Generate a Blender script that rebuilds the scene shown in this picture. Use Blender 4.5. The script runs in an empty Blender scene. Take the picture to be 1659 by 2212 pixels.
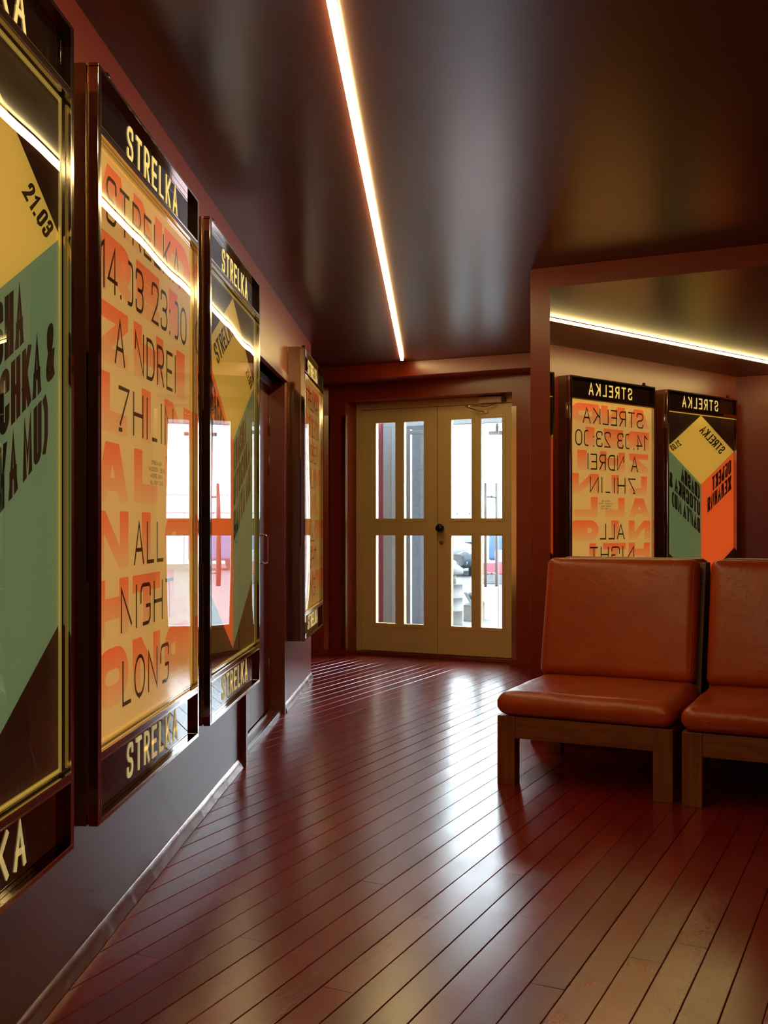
import bpy, bmesh, math, random
from mathutils import Vector, Matrix, noise
random.seed(7)
sc = bpy.context.scene
COL = sc.collection
PI = math.pi

# ------------------------------------------------------------------ camera
DE = 0.4501                        # heading of the camera, left of +Y
FPX, HY, CX = 2268.8, 1134.3, 829.5
cam_d = bpy.data.cameras.new('camera')
cam = bpy.data.objects.new('camera', cam_d); COL.objects.link(cam)
cam_d.sensor_fit = 'VERTICAL'; cam_d.sensor_height = 24.0
cam_d.lens = FPX / 2212.0 * 24.0
cam_d.shift_y = (HY - 1106.0) / 2212.0
cam_d.clip_start = 0.05; cam_d.clip_end = 300
cam.location = (0, 0, 1.2)
cam.rotation_euler = (PI / 2, 0, DE)
sc.camera = cam

# ------------------------------------------------------------------ light and exposure
SKY = 18.0
STRIP = 43.0
w = bpy.data.worlds.new('sky'); sc.world = w; w.use_nodes = True
bg = w.node_tree.nodes['Background']
bg.inputs[0].default_value = (0.80, 0.90, 1.0, 1); bg.inputs[1].default_value = SKY
sc.view_settings.view_transform = 'Standard'
sc.view_settings.look = 'None'
sc.view_settings.gamma = 1.0
sc.view_settings.use_curve_mapping = False
sc.view_settings.exposure = 0.0
cy = sc.cycles
cy.use_denoising = True
cy.max_bounces = 10; cy.diffuse_bounces = 5; cy.glossy_bounces = 6
cy.transmission_bounces = 6; cy.transparent_max_bounces = 12
cy.sample_clamp_indirect = 8.0
cy.caustics_reflective = True; cy.caustics_refractive = False
cy.blur_glossy = 1.0
cy.filter_width = 1.3

# ------------------------------------------------------------------ helpers
def tag(o, label=None, cat=None, group=None, kind=None):
    if label: o['label'] = label
    if cat: o['category'] = cat
    if group: o['group'] = group
    if kind: o['kind'] = kind
    return o

def empty(name, loc=(0, 0, 0), rz=0, parent=None):
    o = bpy.data.objects.new(name, None); COL.objects.link(o)
    o.location = loc; o.rotation_euler = (0, 0, rz); o.empty_display_size = 0.1
    if parent: o.parent = parent
    return o

def copy_tree(o, parent=None):
    c = o.copy(); COL.objects.link(c); c.parent = parent
    for ch in list(o.children):
        copy_tree(ch, c)
    return c

class MB:
    """collects geometry; build() links it as ONE mesh object"""
    def __init__(s): s.v = []; s.f = []; s.m = []; s.sm = []
    def add(s, vs, fs, mi=0, smooth=False):
        b = len(s.v); s.v.extend([tuple(p) for p in vs])
        for f in fs:
            s.f.append([b + i for i in f]); s.m.append(mi); s.sm.append(smooth)
        return s
    def box(s, x0, x1, y0, y1, z0, z1, mi=0):
        v = [(x, y, z) for z in (z0, z1) for y in (y0, y1) for x in (x0, x1)]
        return s.add(v, [(0, 2, 3, 1), (4, 5, 7, 6), (0, 1, 5, 4), (2, 6, 7, 3), (0, 4, 6, 2), (1, 3, 7, 5)], mi)
    def prism(s, pts, z0, z1, mi=0):
        n = len(pts)
        v = [(p[0], p[1], z0) for p in pts] + [(p[0], p[1], z1) for p in pts]
        f = [tuple(range(n))[::-1], tuple(range(n, 2 * n))] + [(i, (i + 1) % n, n + (i + 1) % n, n + i) for i in range(n)]
        return s.add(v, f, mi)
    def sweep(s, prof, x0, x1, mi=0, smooth=False):
        """profile of (y,z) pushed along x"""
        n = len(prof)
        v = [(x0, p[0], p[1]) for p in prof] + [(x1, p[0], p[1]) for p in prof]
        s.add(v, [tuple(range(n)), tuple(range(n, 2 * n))[::-1]], mi)
        s.add(v, [(i, n + i, n + (i + 1) % n, (i + 1) % n) for i in range(n)], mi, smooth)
        return s
    def ring(s, axis, a, o0, o1, u0, u1, v0, v1, t, mi=0):
        """rectangular ring in the u,v plane, thickness o0..o1 along axis ('x': u=y,v=z; 'y': u=x,v=z)"""
        R = [(u0, u1, v0, v0 + t), (u0, u1, v1 - t, v1), (u0, u0 + t, v0 + t, v1 - t), (u1 - t, u1, v0 + t, v1 - t)]
        for (a0, a1, b0, b1) in R:
            if axis == 'x': s.box(o0, o1, a0, a1, b0, b1, mi)
            else: s.box(a0, a1, o0, o1, b0, b1, mi)
        return s
    def tube(s, pts, r, n=12, mi=0, caps=True):
        pts = [Vector(p) for p in pts]; rings = []; b = len(s.v)
        for i, p in enumerate(pts):
            d = (pts[min(i + 1, len(pts) - 1)] - pts[max(i - 1, 0)]).normalized()
            a = Vector((0, 0, 1)) if abs(d.z) < 0.9 else Vector((1, 0, 0))
            u = d.cross(a).normalized(); w2 = d.cross(u)
            rr = r[i] if isinstance(r, (list, tuple)) else r
            s.v.extend([tuple(p + (u * math.cos(2 * PI * k / n) + w2 * math.sin(2 * PI * k / n)) * rr) for k in range(n)])
        for i in range(len(pts) - 1):
            for k in range(n):
                s.f.append([b + i * n + k, b + i * n + (k + 1) % n, b + (i + 1) * n + (k + 1) % n, b + (i + 1) * n + k])
                s.m.append(mi); s.sm.append(True)
        if caps:
            s.f.append([b + k for k in range(n)][::-1]); s.m.append(mi); s.sm.append(False)
            s.f.append([b + (len(pts) - 1) * n + k for k in range(n)]); s.m.append(mi); s.sm.append(False)
        return s
    def lathe(s, prof, c=(0, 0, 0), n=28, mi=0, axis='z'):
        b = len(s.v)
        for (r, h) in prof:
            for k in range(n):
                a = 2 * PI * k / n; x, y = r * math.cos(a), r * math.sin(a)
                p = (x, y, h) if axis == 'z' else (x, h, y)
                s.v.append((c[0] + p[0], c[1] + p[1], c[2] + p[2]))
        for i in range(len(prof) - 1):
            for k in range(n):
                s.f.append([b + i * n + k, b + i * n + (k + 1) % n, b + (i + 1) * n + (k + 1) % n, b + (i + 1) * n + k])
                s.m.append(mi); s.sm.append(True)
        s.f.append([b + k for k in range(n)][::-1]); s.m.append(mi); s.sm.append(False)
        s.f.append([b + (len(prof) - 1) * n + k for k in range(n)]); s.m.append(mi); s.sm.append(False)
        return s
    def build(s, name, mats, parent=None, loc=None, rz=None, bev=0, seg=2, recalc=True):
        me = bpy.data.meshes.new(name)
        me.from_pydata(s.v, [], s.f)
        if not isinstance(mats, (list, tuple)): mats = [mats]
        for m in mats: me.materials.append(m)
        for p, mi, sm in zip(me.polygons, s.m, s.sm):
            p.material_index = mi; p.use_smooth = sm
        if recalc:
            bm = bmesh.new(); bm.from_mesh(me); bmesh.ops.recalc_face_normals(bm, faces=bm.faces); bm.to_mesh(me); bm.free()
        o = bpy.data.objects.new(name, me); COL.objects.link(o)
        if parent: o.parent = parent
        if loc is not None: o.location = loc
        if rz is not None: o.rotation_euler = (0, 0, rz)
        if bev:
            md = o.modifiers.new('bevel', 'BEVEL'); md.width = bev; md.segments = seg
            md.limit_method = 'ANGLE'; md.angle_limit = math.radians(40)
            md.harden_normals = False
        return o

def struct(mb, name, mats, **k):
    return tag(mb.build(name, mats, **k), kind='structure')

# ------------------------------------------------------------------ materials
def newmat(name):
    m = bpy.data.materials.new(name); m.use_nodes = True
    nt = m.node_tree
    return m, nt, nt.nodes['Principled BSDF']

def N(nt, t, **k):
    n = nt.nodes.new(t)
    for a, b in k.items(): setattr(n, a, b)
    return n

def simple(name, col, rough=0.5, metal=0.0, spec=0.5, coat=0.0, noise_amt=0.0, scale=8.0, stretch=(1, 1, 1),
           bump=0.0, bscale=None, rvar=0.0, emis=None, estr=0.0, ior=1.5, bstretch=None, detail=4):
    m, nt, b = newmat(name)
    b.inputs['Base Color'].default_value = (*col, 1)
    b.inputs['Roughness'].default_value = rough
    b.inputs['Metallic'].default_value = metal
    b.inputs['IOR'].default_value = ior
    b.inputs['Specular IOR Level'].default_value = spec
    b.inputs['Coat Weight'].default_value = coat
    tc = N(nt, 'ShaderNodeTexCoord')
    def nz(sc_, st, det=4):
        mp = N(nt, 'ShaderNodeMapping'); mp.inputs['Scale'].default_value = st
        nt.links.new(tc.outputs['Object'], mp.inputs['Vector'])
        n = N(nt, 'ShaderNodeTexNoise'); n.inputs['Scale'].default_value = sc_; n.inputs['Detail'].default_value = det
        nt.links.new(mp.outputs[0], n.inputs['Vector']); return n
    if noise_amt or rvar:
        n = nz(scale, stretch)
        if noise_amt:
            r = N(nt, 'ShaderNodeMapRange'); r.inputs[1].default_value = 0.3; r.inputs[2].default_value = 0.7
            r.inputs[3].default_value = 1 - noise_amt; r.inputs[4].default_value = 1 + noise_amt
            nt.links.new(n.outputs[0], r.inputs[0])
            mx = N(nt, 'ShaderNodeVectorMath', operation='SCALE'); mx.inputs[0].default_value = col
            nt.links.new(r.outputs[0], mx.inputs['Scale']); nt.links.new(mx.outputs[0], b.inputs['Base Color'])
        if rvar:
            r = N(nt, 'ShaderNodeMapRange'); r.inputs[1].default_value = 0.3; r.inputs[2].default_value = 0.7
            r.inputs[3].default_value = rough - rvar; r.inputs[4].default_value = rough + rvar
            nt.links.new(n.outputs[0], r.inputs[0]); nt.links.new(r.outputs[0], b.inputs['Roughness'])
    if bump:
        n2 = nz(bscale or scale, bstretch or stretch, detail)
        bp = N(nt, 'ShaderNodeBump'); bp.inputs['Strength'].default_value = bump; bp.inputs['Distance'].default_value = 0.01
        nt.links.new(n2.outputs[0], bp.inputs['Height']); nt.links.new(bp.outputs[0], b.inputs['Normal'])
    if emis:
        b.inputs['Emission Color'].default_value = (*emis, 1); b.inputs['Emission Strength'].default_value = estr
    return m

def thin_glass(name, tint=(1, 1, 1), rough=0.0, bump=0.0, bscale=3.0, stretch=(1, 1, 1), gain=1.7):
    m, nt, b = newmat(name); nt.nodes.remove(b)
    out = nt.nodes['Material Output']
    tr = N(nt, 'ShaderNodeBsdfTransparent'); tr.inputs[0].default_value = (*tint, 1)
    gl = N(nt, 'ShaderNodeBsdfGlossy'); gl.inputs['Roughness'].default_value = rough; gl.inputs[0].default_value = (1, 1, 1, 1)
    fr = N(nt, 'ShaderNodeFresnel'); fr.inputs[0].default_value = 1.49
    mu = N(nt, 'ShaderNodeMath', operation='MULTIPLY'); mu.inputs[1].default_value = gain; mu.use_clamp = True
    mx = N(nt, 'ShaderNodeMixShader')
    nt.links.new(fr.outputs[0], mu.inputs[0]); nt.links.new(mu.outputs[0], mx.inputs[0])
    nt.links.new(tr.outputs[0], mx.inputs[1]); nt.links.new(gl.outputs[0], mx.inputs[2])
    nt.links.new(mx.outputs[0], out.inputs[0])
    if bump:
        tc = N(nt, 'ShaderNodeTexCoord'); mp = N(nt, 'ShaderNodeMapping'); mp.inputs['Scale'].default_value = stretch
        n = N(nt, 'ShaderNodeTexNoise'); n.inputs['Scale'].default_value = bscale; n.inputs['Detail'].default_value = 1.0
        bp = N(nt, 'ShaderNodeBump'); bp.inputs['Strength'].default_value = bump; bp.inputs['Distance'].default_value = 0.02
        nt.links.new(tc.outputs['Object'], mp.inputs[0]); nt.links.new(mp.outputs[0], n.inputs[0])
        nt.links.new(n.outputs[0], bp.inputs['Height'])
        nt.links.new(bp.outputs[0], gl.inputs['Normal'])
    return m

M = {}
M['wall'] = simple('oxblood_wall_paint', (0.24, 0.024, 0.007), 0.30, ior=1.5, noise_amt=0.05, scale=4, stretch=(1, 1, 0.3), bump=0.004, bscale=30, bstretch=(1, 1, 0.12))
M['wall_gloss'] = simple('oxblood_lacquer', (0.28, 0.026, 0.007), 0.30, ior=1.9, noise_amt=0.04, scale=4, stretch=(1, 1, 0.3), bump=0.002, bscale=30, bstretch=(1, 1, 0.12))
M['door_red'] = simple('oxblood_door_paint', (0.20, 0.028, 0.014), 0.28, ior=2.0, noise_amt=0.06, scale=5, bump=0.04, bscale=30, bstretch=(1, 1, 0.15))
M['ceiling'] = simple('dark_ceiling_paint', (0.045, 0.008, 0.005), 0.28, ior=2.1, noise_amt=0.15, scale=3, stretch=(1, 1, 1), bump=0.008, bscale=14, bstretch=(3, 1, 1))
M['skirt'] = simple('skirting_foil', (0.52, 0.42, 0.40), 0.24, metal=0.85, bump=0.10, bscale=7, rvar=0.05)
M['subfloor'] = simple('dark_subfloor', (0.012, 0.006, 0.005), 0.8)
M['chrome'] = simple('dark_polished_steel', (0.50, 0.42, 0.38), 0.07, metal=1.0, bump=0.03, bscale=3, bstretch=(1, 1, 0.5))
M['carcase'] = simple('bronze_steel', (0.30, 0.16, 0.11), 0.16, metal=0.85, bump=0.05, bscale=5)
M['lip'] = simple('bright_steel_lip', (0.85, 0.80, 0.70), 0.10, metal=1.0)
M['return'] = simple('polished_return', (0.62, 0.50, 0.34), 0.04, metal=1.0, bump=0.02, bscale=4)
M['gold'] = simple('glowing_brass_trim', (0.95, 0.70, 0.20), 0.22, metal=0.9, emis=(0.9, 0.62, 0.12), estr=0.28)
M['brass'] = simple('brass_hinge', (0.85, 0.60, 0.18), 0.25, metal=1.0)
M['steel'] = simple('brushed_steel', (0.62, 0.60, 0.56), 0.28, metal=1.0, bump=0.05, bscale=60, bstretch=(1, 1, 0.05))
M['guard'] = simple('corner_steel', (0.60, 0.50, 0.36), 0.20, metal=1.0, bump=0.03, bscale=5)
M['handle'] = simple('chrome_handle', (0.8, 0.78, 0.75), 0.08, metal=1.0)
M['black'] = simple('black_gloss', (0.01, 0.009, 0.008), 0.12)
M['sign_bg'] = simple('smoked_sign_panel', (0.030, 0.014, 0.012), 0.05, spec=0.9, bump=0.05, bscale=4)
M['sign_txt'] = simple('lit_sign_letter', (0.85, 0.72, 0.35), 0.4, emis=(0.82, 0.62, 0.22), estr=0.42)
M['acrylic'] = thin_glass('poster_acrylic', gain=1.35, bump=0.012, bscale=3.2, stretch=(1, 1, 0.5))
M['glass'] = thin_glass('door_glass', tint=(0.94, 0.98, 0.97))
M['mirror'] = simple('mirror_silver', (0.80, 0.77, 0.68), 0.008, metal=1.0)
M['cream'] = simple('cream_door_paint', (0.72, 0.53, 0.23), 0.36, noise_amt=0.05, scale=4, stretch=(1, 1, 0.2), bump=0.06, bscale=25, bstretch=(1, 1, 0.15))
M['closer'] = simple('enamel_closer', (0.70, 0.58, 0.40), 0.35)
M['tube'] = simple('light_diffuser', (0.9, 0.85, 0.7), 0.4, emis=(1.0, 0.76, 0.31), estr=STRIP)
M['alu'] = simple('grey_aluminium', (0.17, 0.175, 0.19), 0.4, metal=0.3)
M['alu_post'] = simple('grey_post_paint', (0.23, 0.28, 0.31), 0.5)
M['alu_lt'] = simple('white_aluminium', (0.75, 0.78, 0.80), 0.4)
M['shoe_red'] = simple('red_reveal_paint', (0.16, 0.025, 0.035), 0.4)
M['pull'] = simple('satin_pull', (0.16, 0.165, 0.17), 0.35, metal=0.2)
M['drum'] = simple('galvanised_steel', (0.055, 0.06, 0.068), 0.6, noise_amt=0.2, scale=12)
M['concrete'] = simple('grey_concrete', (0.05, 0.053, 0.056), 0.9, noise_amt=0.3, scale=10, bump=0.3, bscale=30)
M['slat'] = simple('weathered_slat', (0.085, 0.09, 0.095), 0.7, noise_amt=0.2, scale=14)
M['car'] = simple('grey_car_paint', (0.022, 0.028, 0.036), 0.35, spec=0.2)
M['car_glass'] = simple('car_window', (0.03, 0.045, 0.06), 0.1, spec=0.3)
M['car_dark'] = simple('car_trim', (0.02, 0.02, 0.022), 0.5)
M['lamp'] = simple('headlamp_lens', (0.10, 0.11, 0.12), 0.1)
M['tyre'] = simple('tyre_rubber', (0.02, 0.02, 0.02), 0.8)
M['van'] = simple('blue_van_paint', (0.045, 0.09, 0.17), 0.3)
M['bar_red'] = simple('red_barrier_plastic', (0.17, 0.03, 0.045), 0.5)
M['bar_white'] = simple('white_barrier_plastic', (0.17, 0.175, 0.19), 0.5)
M['plaster'] = simple('white_plaster', (0.88, 0.87, 0.86), 0.9, noise_amt=0.05, scale=3, bump=0.2, bscale=14)  # the wall's own white

def ground_mat():
    m, nt, b = newmat('pale_asphalt'); b.inputs['Roughness'].default_value = 0.8
    tc = N(nt, 'ShaderNodeTexCoord')
    n = N(nt, 'ShaderNodeTexNoise'); n.inputs['Scale'].default_value = 1.3; n.inputs['Detail'].default_value = 8
    nt.links.new(tc.outputs['Object'], n.inputs[0])
    r = N(nt, 'ShaderNodeValToRGB'); r.color_ramp.elements[0].position = 0.3; r.color_ramp.elements[1].position = 0.7
    r.color_ramp.elements[0].color = (0.020, 0.023, 0.028, 1); r.color_ramp.elements[1].color = (0.031, 0.035, 0.041, 1)
    nt.links.new(n.outputs[0], r.inputs[0]); nt.links.new(r.outputs[0], b.inputs['Base Color'])
    return m
M['ground'] = ground_mat()

def stone_mat():
    m, nt, b = newmat('rendered_stone'); b.inputs['Roughness'].default_value = 0.9
    tc = N(nt, 'ShaderNodeTexCoord'); mp = N(nt, 'ShaderNodeMapping'); mp.inputs['Scale'].default_value = (5, 5, 6)
    v = N(nt, 'ShaderNodeTexVoronoi', feature='DISTANCE_TO_EDGE'); v.inputs['Scale'].default_value = 1.3
    nt.links.new(tc.outputs['Object'], mp.inputs[0]); nt.links.new(mp.outputs[0], v.inputs['Vector'])
    r = N(nt, 'ShaderNodeValToRGB'); r.color_ramp.elements[0].position = 0.0; r.color_ramp.elements[1].position = 0.045
    r.color_ramp.elements[0].color = (0.045, 0.05, 0.056, 1); r.color_ramp.elements[1].color = (0.065, 0.073, 0.082, 1)
    nt.links.new(v.outputs['Distance'], r.inputs[0]); nt.links.new(r.outputs[0], b.inputs['Base Color'])
    return m
M['stone'] = stone_mat()

def board_mat():
    m, nt, b = newmat('red_floor_paint')
    tc = N(nt, 'ShaderNodeTexCoord')
    at = N(nt, 'ShaderNodeAttribute'); at.attribute_name = 'board'; at.attribute_type = 'GEOMETRY'
    # every board has its own grain: shift the coordinates by the board's number
    ad = N(nt, 'ShaderNodeVectorMath', operation='ADD'); nt.links.new(tc.outputs['Object'], ad.inputs[0])
    sc_ = N(nt, 'ShaderNodeVectorMath', operation='SCALE'); nt.links.new(at.outputs['Vector'], sc_.inputs[0]); sc_.inputs['Scale'].default_value = 31.0
    nt.links.new(sc_.outputs[0], ad.inputs[1])
    mp = N(nt, 'ShaderNodeMapping'); mp.inputs['Scale'].default_value = (26, 1.6, 1); nt.links.new(ad.outputs[0], mp.inputs[0])
    n = N(nt, 'ShaderNodeTexNoise'); n.inputs['Scale'].default_value = 1.0; n.inputs['Detail'].default_value = 6; n.inputs['Distortion'].default_value = 0.6
    nt.links.new(mp.outputs[0], n.inputs[0])
    wv = N(nt, 'ShaderNodeTexWave', wave_type='RINGS', rings_direction='Y'); wv.inputs['Scale'].default_value = 9
    wv.inputs['Distortion'].default_value = 7; wv.inputs['Detail'].default_value = 2; wv.inputs['Detail Scale'].default_value = 0.6
    mp2 = N(nt, 'ShaderNodeMapping'); mp2.inputs['Scale'].default_value = (9, 0.55, 1); nt.links.new(ad.outputs[0], mp2.inputs[0])
    nt.links.new(mp2.outputs[0], wv.inputs[0])
    n3 = N(nt, 'ShaderNodeTexNoise'); n3.inputs['Scale'].default_value = 2.2; n3.inputs['Detail'].default_value = 4
    nt.links.new(tc.outputs['Object'], n3.inputs[0])
    # colour: worn oxblood paint
    r = N(nt, 'ShaderNodeValToRGB'); r.color_ramp.elements[0].position = 0.32; r.color_ramp.elements[1].position = 0.72
    r.color_ramp.elements[0].color = (0.215, 0.009, 0.012, 1); r.color_ramp.elements[1].color = (0.265, 0.016, 0.014, 1)
    nt.links.new(n3.outputs[0], r.inputs[0])
    hs = N(nt, 'ShaderNodeHueSaturation')
    mr = N(nt, 'ShaderNodeMapRange'); mr.inputs[3].default_value = 0.78; mr.inputs[4].default_value = 1.18
    nt.links.new(at.outputs['Fac'], mr.inputs[0]); nt.links.new(mr.outputs[0], hs.inputs['Value']); nt.links.new(r.outputs[0], hs.inputs['Color'])
    nt.links.new(hs.outputs[0], b.inputs['Base Color'])
    # roughness: scuffed
    n4 = N(nt, 'ShaderNodeTexNoise'); n4.inputs['Scale'].default_value = 5.0; n4.inputs['Detail'].default_value = 7
    nt.links.new(tc.outputs['Object'], n4.inputs[0])
    mr2 = N(nt, 'ShaderNodeMapRange'); mr2.inputs[1].default_value = 0.3; mr2.inputs[2].default_value = 0.7
    mr2.inputs[3].default_value = 0.225; mr2.inputs[4].default_value = 0.265
    nt.links.new(n4.outputs[0], mr2.inputs[0]); nt.links.new(mr2.outputs[0], b.inputs['Roughness'])
    b.inputs['IOR'].default_value = 2.15
    # bump: grain, rings, dents
    vo = N(nt, 'ShaderNodeTexVoronoi'); vo.inputs['Scale'].default_value = 16; nt.links.new(tc.outputs['Object'], vo.inputs['Vector'])
    dr = N(nt, 'ShaderNodeMapRange'); dr.inputs[1].default_value = 0.0; dr.inputs[2].default_value = 0.05; dr.inputs[3].default_value = 1; dr.inputs[4].default_value = 0
    nt.links.new(vo.outputs['Distance'], dr.inputs[0])
    a1 = N(nt, 'ShaderNodeMath', operation='MULTIPLY'); a1.inputs[1].default_value = 0.05; nt.links.new(wv.outputs['Fac'], a1.inputs[0])
    a2 = N(nt, 'ShaderNodeMath', operation='MULTIPLY_ADD'); a2.inputs[1].default_value = 0.28
    nt.links.new(n.outputs[0], a2.inputs[0]); nt.links.new(a1.outputs[0], a2.inputs[2])
    a3 = N(nt, 'ShaderNodeMath', operation='MULTIPLY_ADD'); a3.inputs[1].default_value = -0.12
    nt.links.new(dr.outputs[0], a3.inputs[0]); nt.links.new(a2.outputs[0], a3.inputs[2])
    bp = N(nt, 'ShaderNodeBump'); bp.inputs['Strength'].default_value = 0.55; bp.inputs['Distance'].default_value = 0.0008
    nt.links.new(a3.outputs[0], bp.inputs['Height']); nt.links.new(bp.outputs[0], b.inputs['Normal'])
    return m
M['board'] = board_mat()

def wood_mat(name, c0, c1, stretch):
    m, nt, b = newmat(name); b.inputs['Roughness'].default_value = 0.42
    tc = N(nt, 'ShaderNodeTexCoord'); mp = N(nt, 'ShaderNodeMapping'); mp.inputs['Scale'].default_value = stretch
    n = N(nt, 'ShaderNodeTexNoise'); n.inputs['Scale'].default_value = 3; n.inputs['Detail'].default_value = 8; n.inputs['Distortion'].default_value = 0.8
    nt.links.new(tc.outputs['Object'], mp.inputs[0]); nt.links.new(mp.outputs[0], n.inputs[0])
    r = N(nt, 'ShaderNodeValToRGB'); r.color_ramp.elements[0].position = 0.3; r.color_ramp.elements[1].position = 0.7
    r.color_ramp.elements[0].color = (*c0, 1); r.color_ramp.elements[1].color = (*c1, 1)
    nt.links.new(n.outputs[0], r.inputs[0]); nt.links.new(r.outputs[0], b.inputs['Base Color'])
    bp = N(nt, 'ShaderNodeBump'); bp.inputs['Strength'].default_value = 0.2; bp.inputs['Distance'].default_value = 0.002
    nt.links.new(n.outputs[0], bp.inputs['Height']); nt.links.new(bp.outputs[0], b.inputs['Normal'])
    return m
M['wood_v'] = wood_mat('oiled_oak_upright', (0.15, 0.040, 0.013), (0.27, 0.082, 0.027), (14, 14, 1.2))
M['wood_h'] = wood_mat('oiled_oak_rail', (0.15, 0.040, 0.013), (0.27, 0.082, 0.027), (1.2, 14, 14))

def leather_mat():
    m, nt, b = newmat('tan_leather'); b.inputs['Roughness'].default_value = 0.30
    b.inputs['Specular IOR Level'].default_value = 0.55
    tc = N(nt, 'ShaderNodeTexCoord')
    n = N(nt, 'ShaderNodeTexNoise'); n.inputs['Scale'].default_value = 4; n.inputs['Detail'].default_value = 6
    nt.links.new(tc.outputs['Object'], n.inputs[0])
    r = N(nt, 'ShaderNodeValToRGB'); r.color_ramp.elements[0].position = 0.3; r.color_ramp.elements[1].position = 0.75
    r.color_ramp.elements[0].color = (0.38, 0.042, 0.006, 1); r.color_ramp.elements[1].color = (0.52, 0.078, 0.010, 1)
    nt.links.new(n.outputs[0], r.inputs[0]); nt.links.new(r.outputs[0], b.inputs['Base Color'])
    v = N(nt, 'ShaderNodeTexVoronoi'); v.inputs['Scale'].default_value = 260; nt.links.new(tc.outputs['Object'], v.inputs['Vector'])
    n2 = N(nt, 'ShaderNodeTexNoise'); n2.inputs['Scale'].default_value = 7; n2.inputs['Detail'].default_value = 3; n2.inputs['Distortion'].default_value = 2.5
    nt.links.new(tc.outputs['Object'], n2.inputs[0])
    # fine creases: narrow band of the noise
    c = N(nt, 'ShaderNodeMath', operation='SUBTRACT'); c.inputs[1].default_value = 0.5; nt.links.new(n2.outputs[0], c.inputs[0])
    ab = N(nt, 'ShaderNodeMath', operation='ABSOLUTE'); nt.links.new(c.outputs[0], ab.inputs[0])
    mr = N(nt, 'ShaderNodeMapRange'); mr.inputs[1].default_value = 0; mr.inputs[2].default_value = 0.012; nt.links.new(ab.outputs[0], mr.inputs[0])
    ad = N(nt, 'ShaderNodeMath', operation='MULTIPLY_ADD'); ad.inputs[1].default_value = 0.05
    nt.links.new(v.outputs['Distance'], ad.inputs[0]); 
    sm = N(nt, 'ShaderNodeMath', operation='MULTIPLY'); sm.inputs[1].default_value = 0.12; nt.links.new(mr.outputs[0], sm.inputs[0])
    nt.links.new(sm.outputs[0], ad.inputs[2])
    a3 = N(nt, 'ShaderNodeMath', operation='MULTIPLY_ADD'); a3.inputs[1].default_value = 0.5
    nt.links.new(n2.outputs[0], a3.inputs[0]); nt.links.new(ad.outputs[0], a3.inputs[2])
    bp = N(nt, 'ShaderNodeBump'); bp.inputs['Strength'].default_value = 0.6; bp.inputs['Distance'].default_value = 0.007
    nt.links.new(a3.outputs[0], bp.inputs['Height']); nt.links.new(bp.outputs[0], b.inputs['Normal'])
    return m
M['leather'] = leather_mat()

PE = 0.42   # glow of a backlit sheet
def print_mat(name, col, glow=PE):
    return simple(name, col, 0.6, emis=col, estr=glow)
M['p_sand'] = print_mat('poster_sand', (0.76, 0.48, 0.14), 0.58)
M['p_ink'] = print_mat('poster_ink', (0.035, 0.014, 0.008), 0.1)
M['p_brown'] = print_mat('poster_dark_brown', (0.045, 0.018, 0.008), 0.25)
M['p_yellow'] = print_mat('poster_yellow', (0.78, 0.50, 0.085), 0.56)
M['p_green'] = print_mat('poster_green', (0.18, 0.25, 0.11), 0.56)
M['p_orange'] = print_mat('poster_orange', (0.86, 0.15, 0.030), 0.60)
def print_grad():
    # printed orange that fades into the sand of the paper, row by row
    m, nt, b = newmat('poster_fading_orange'); b.inputs['Roughness'].default_value = 0.6
    uv = N(nt, 'ShaderNodeUVMap'); uv.uv_map = 'row'
    sp = N(nt, 'ShaderNodeSeparateXYZ'); nt.links.new(uv.outputs[0], sp.inputs[0])
    r = N(nt, 'ShaderNodeValToRGB'); e = r.color_ramp.elements
    e[0].position = 0.0; e[0].color = (0.74, 0.40, 0.12, 1); e[1].position = 0.95; e[1].color = (0.82, 0.16, 0.035, 1)
    nt.links.new(sp.outputs['Y'], r.inputs[0]); nt.links.new(r.outputs[0], b.inputs['Base Color'])
    nt.links.new(r.outputs[0], b.inputs['Emission Color']); b.inputs['Emission Strength'].default_value = 0.60
    return m
M['p_grad'] = print_grad()

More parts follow.
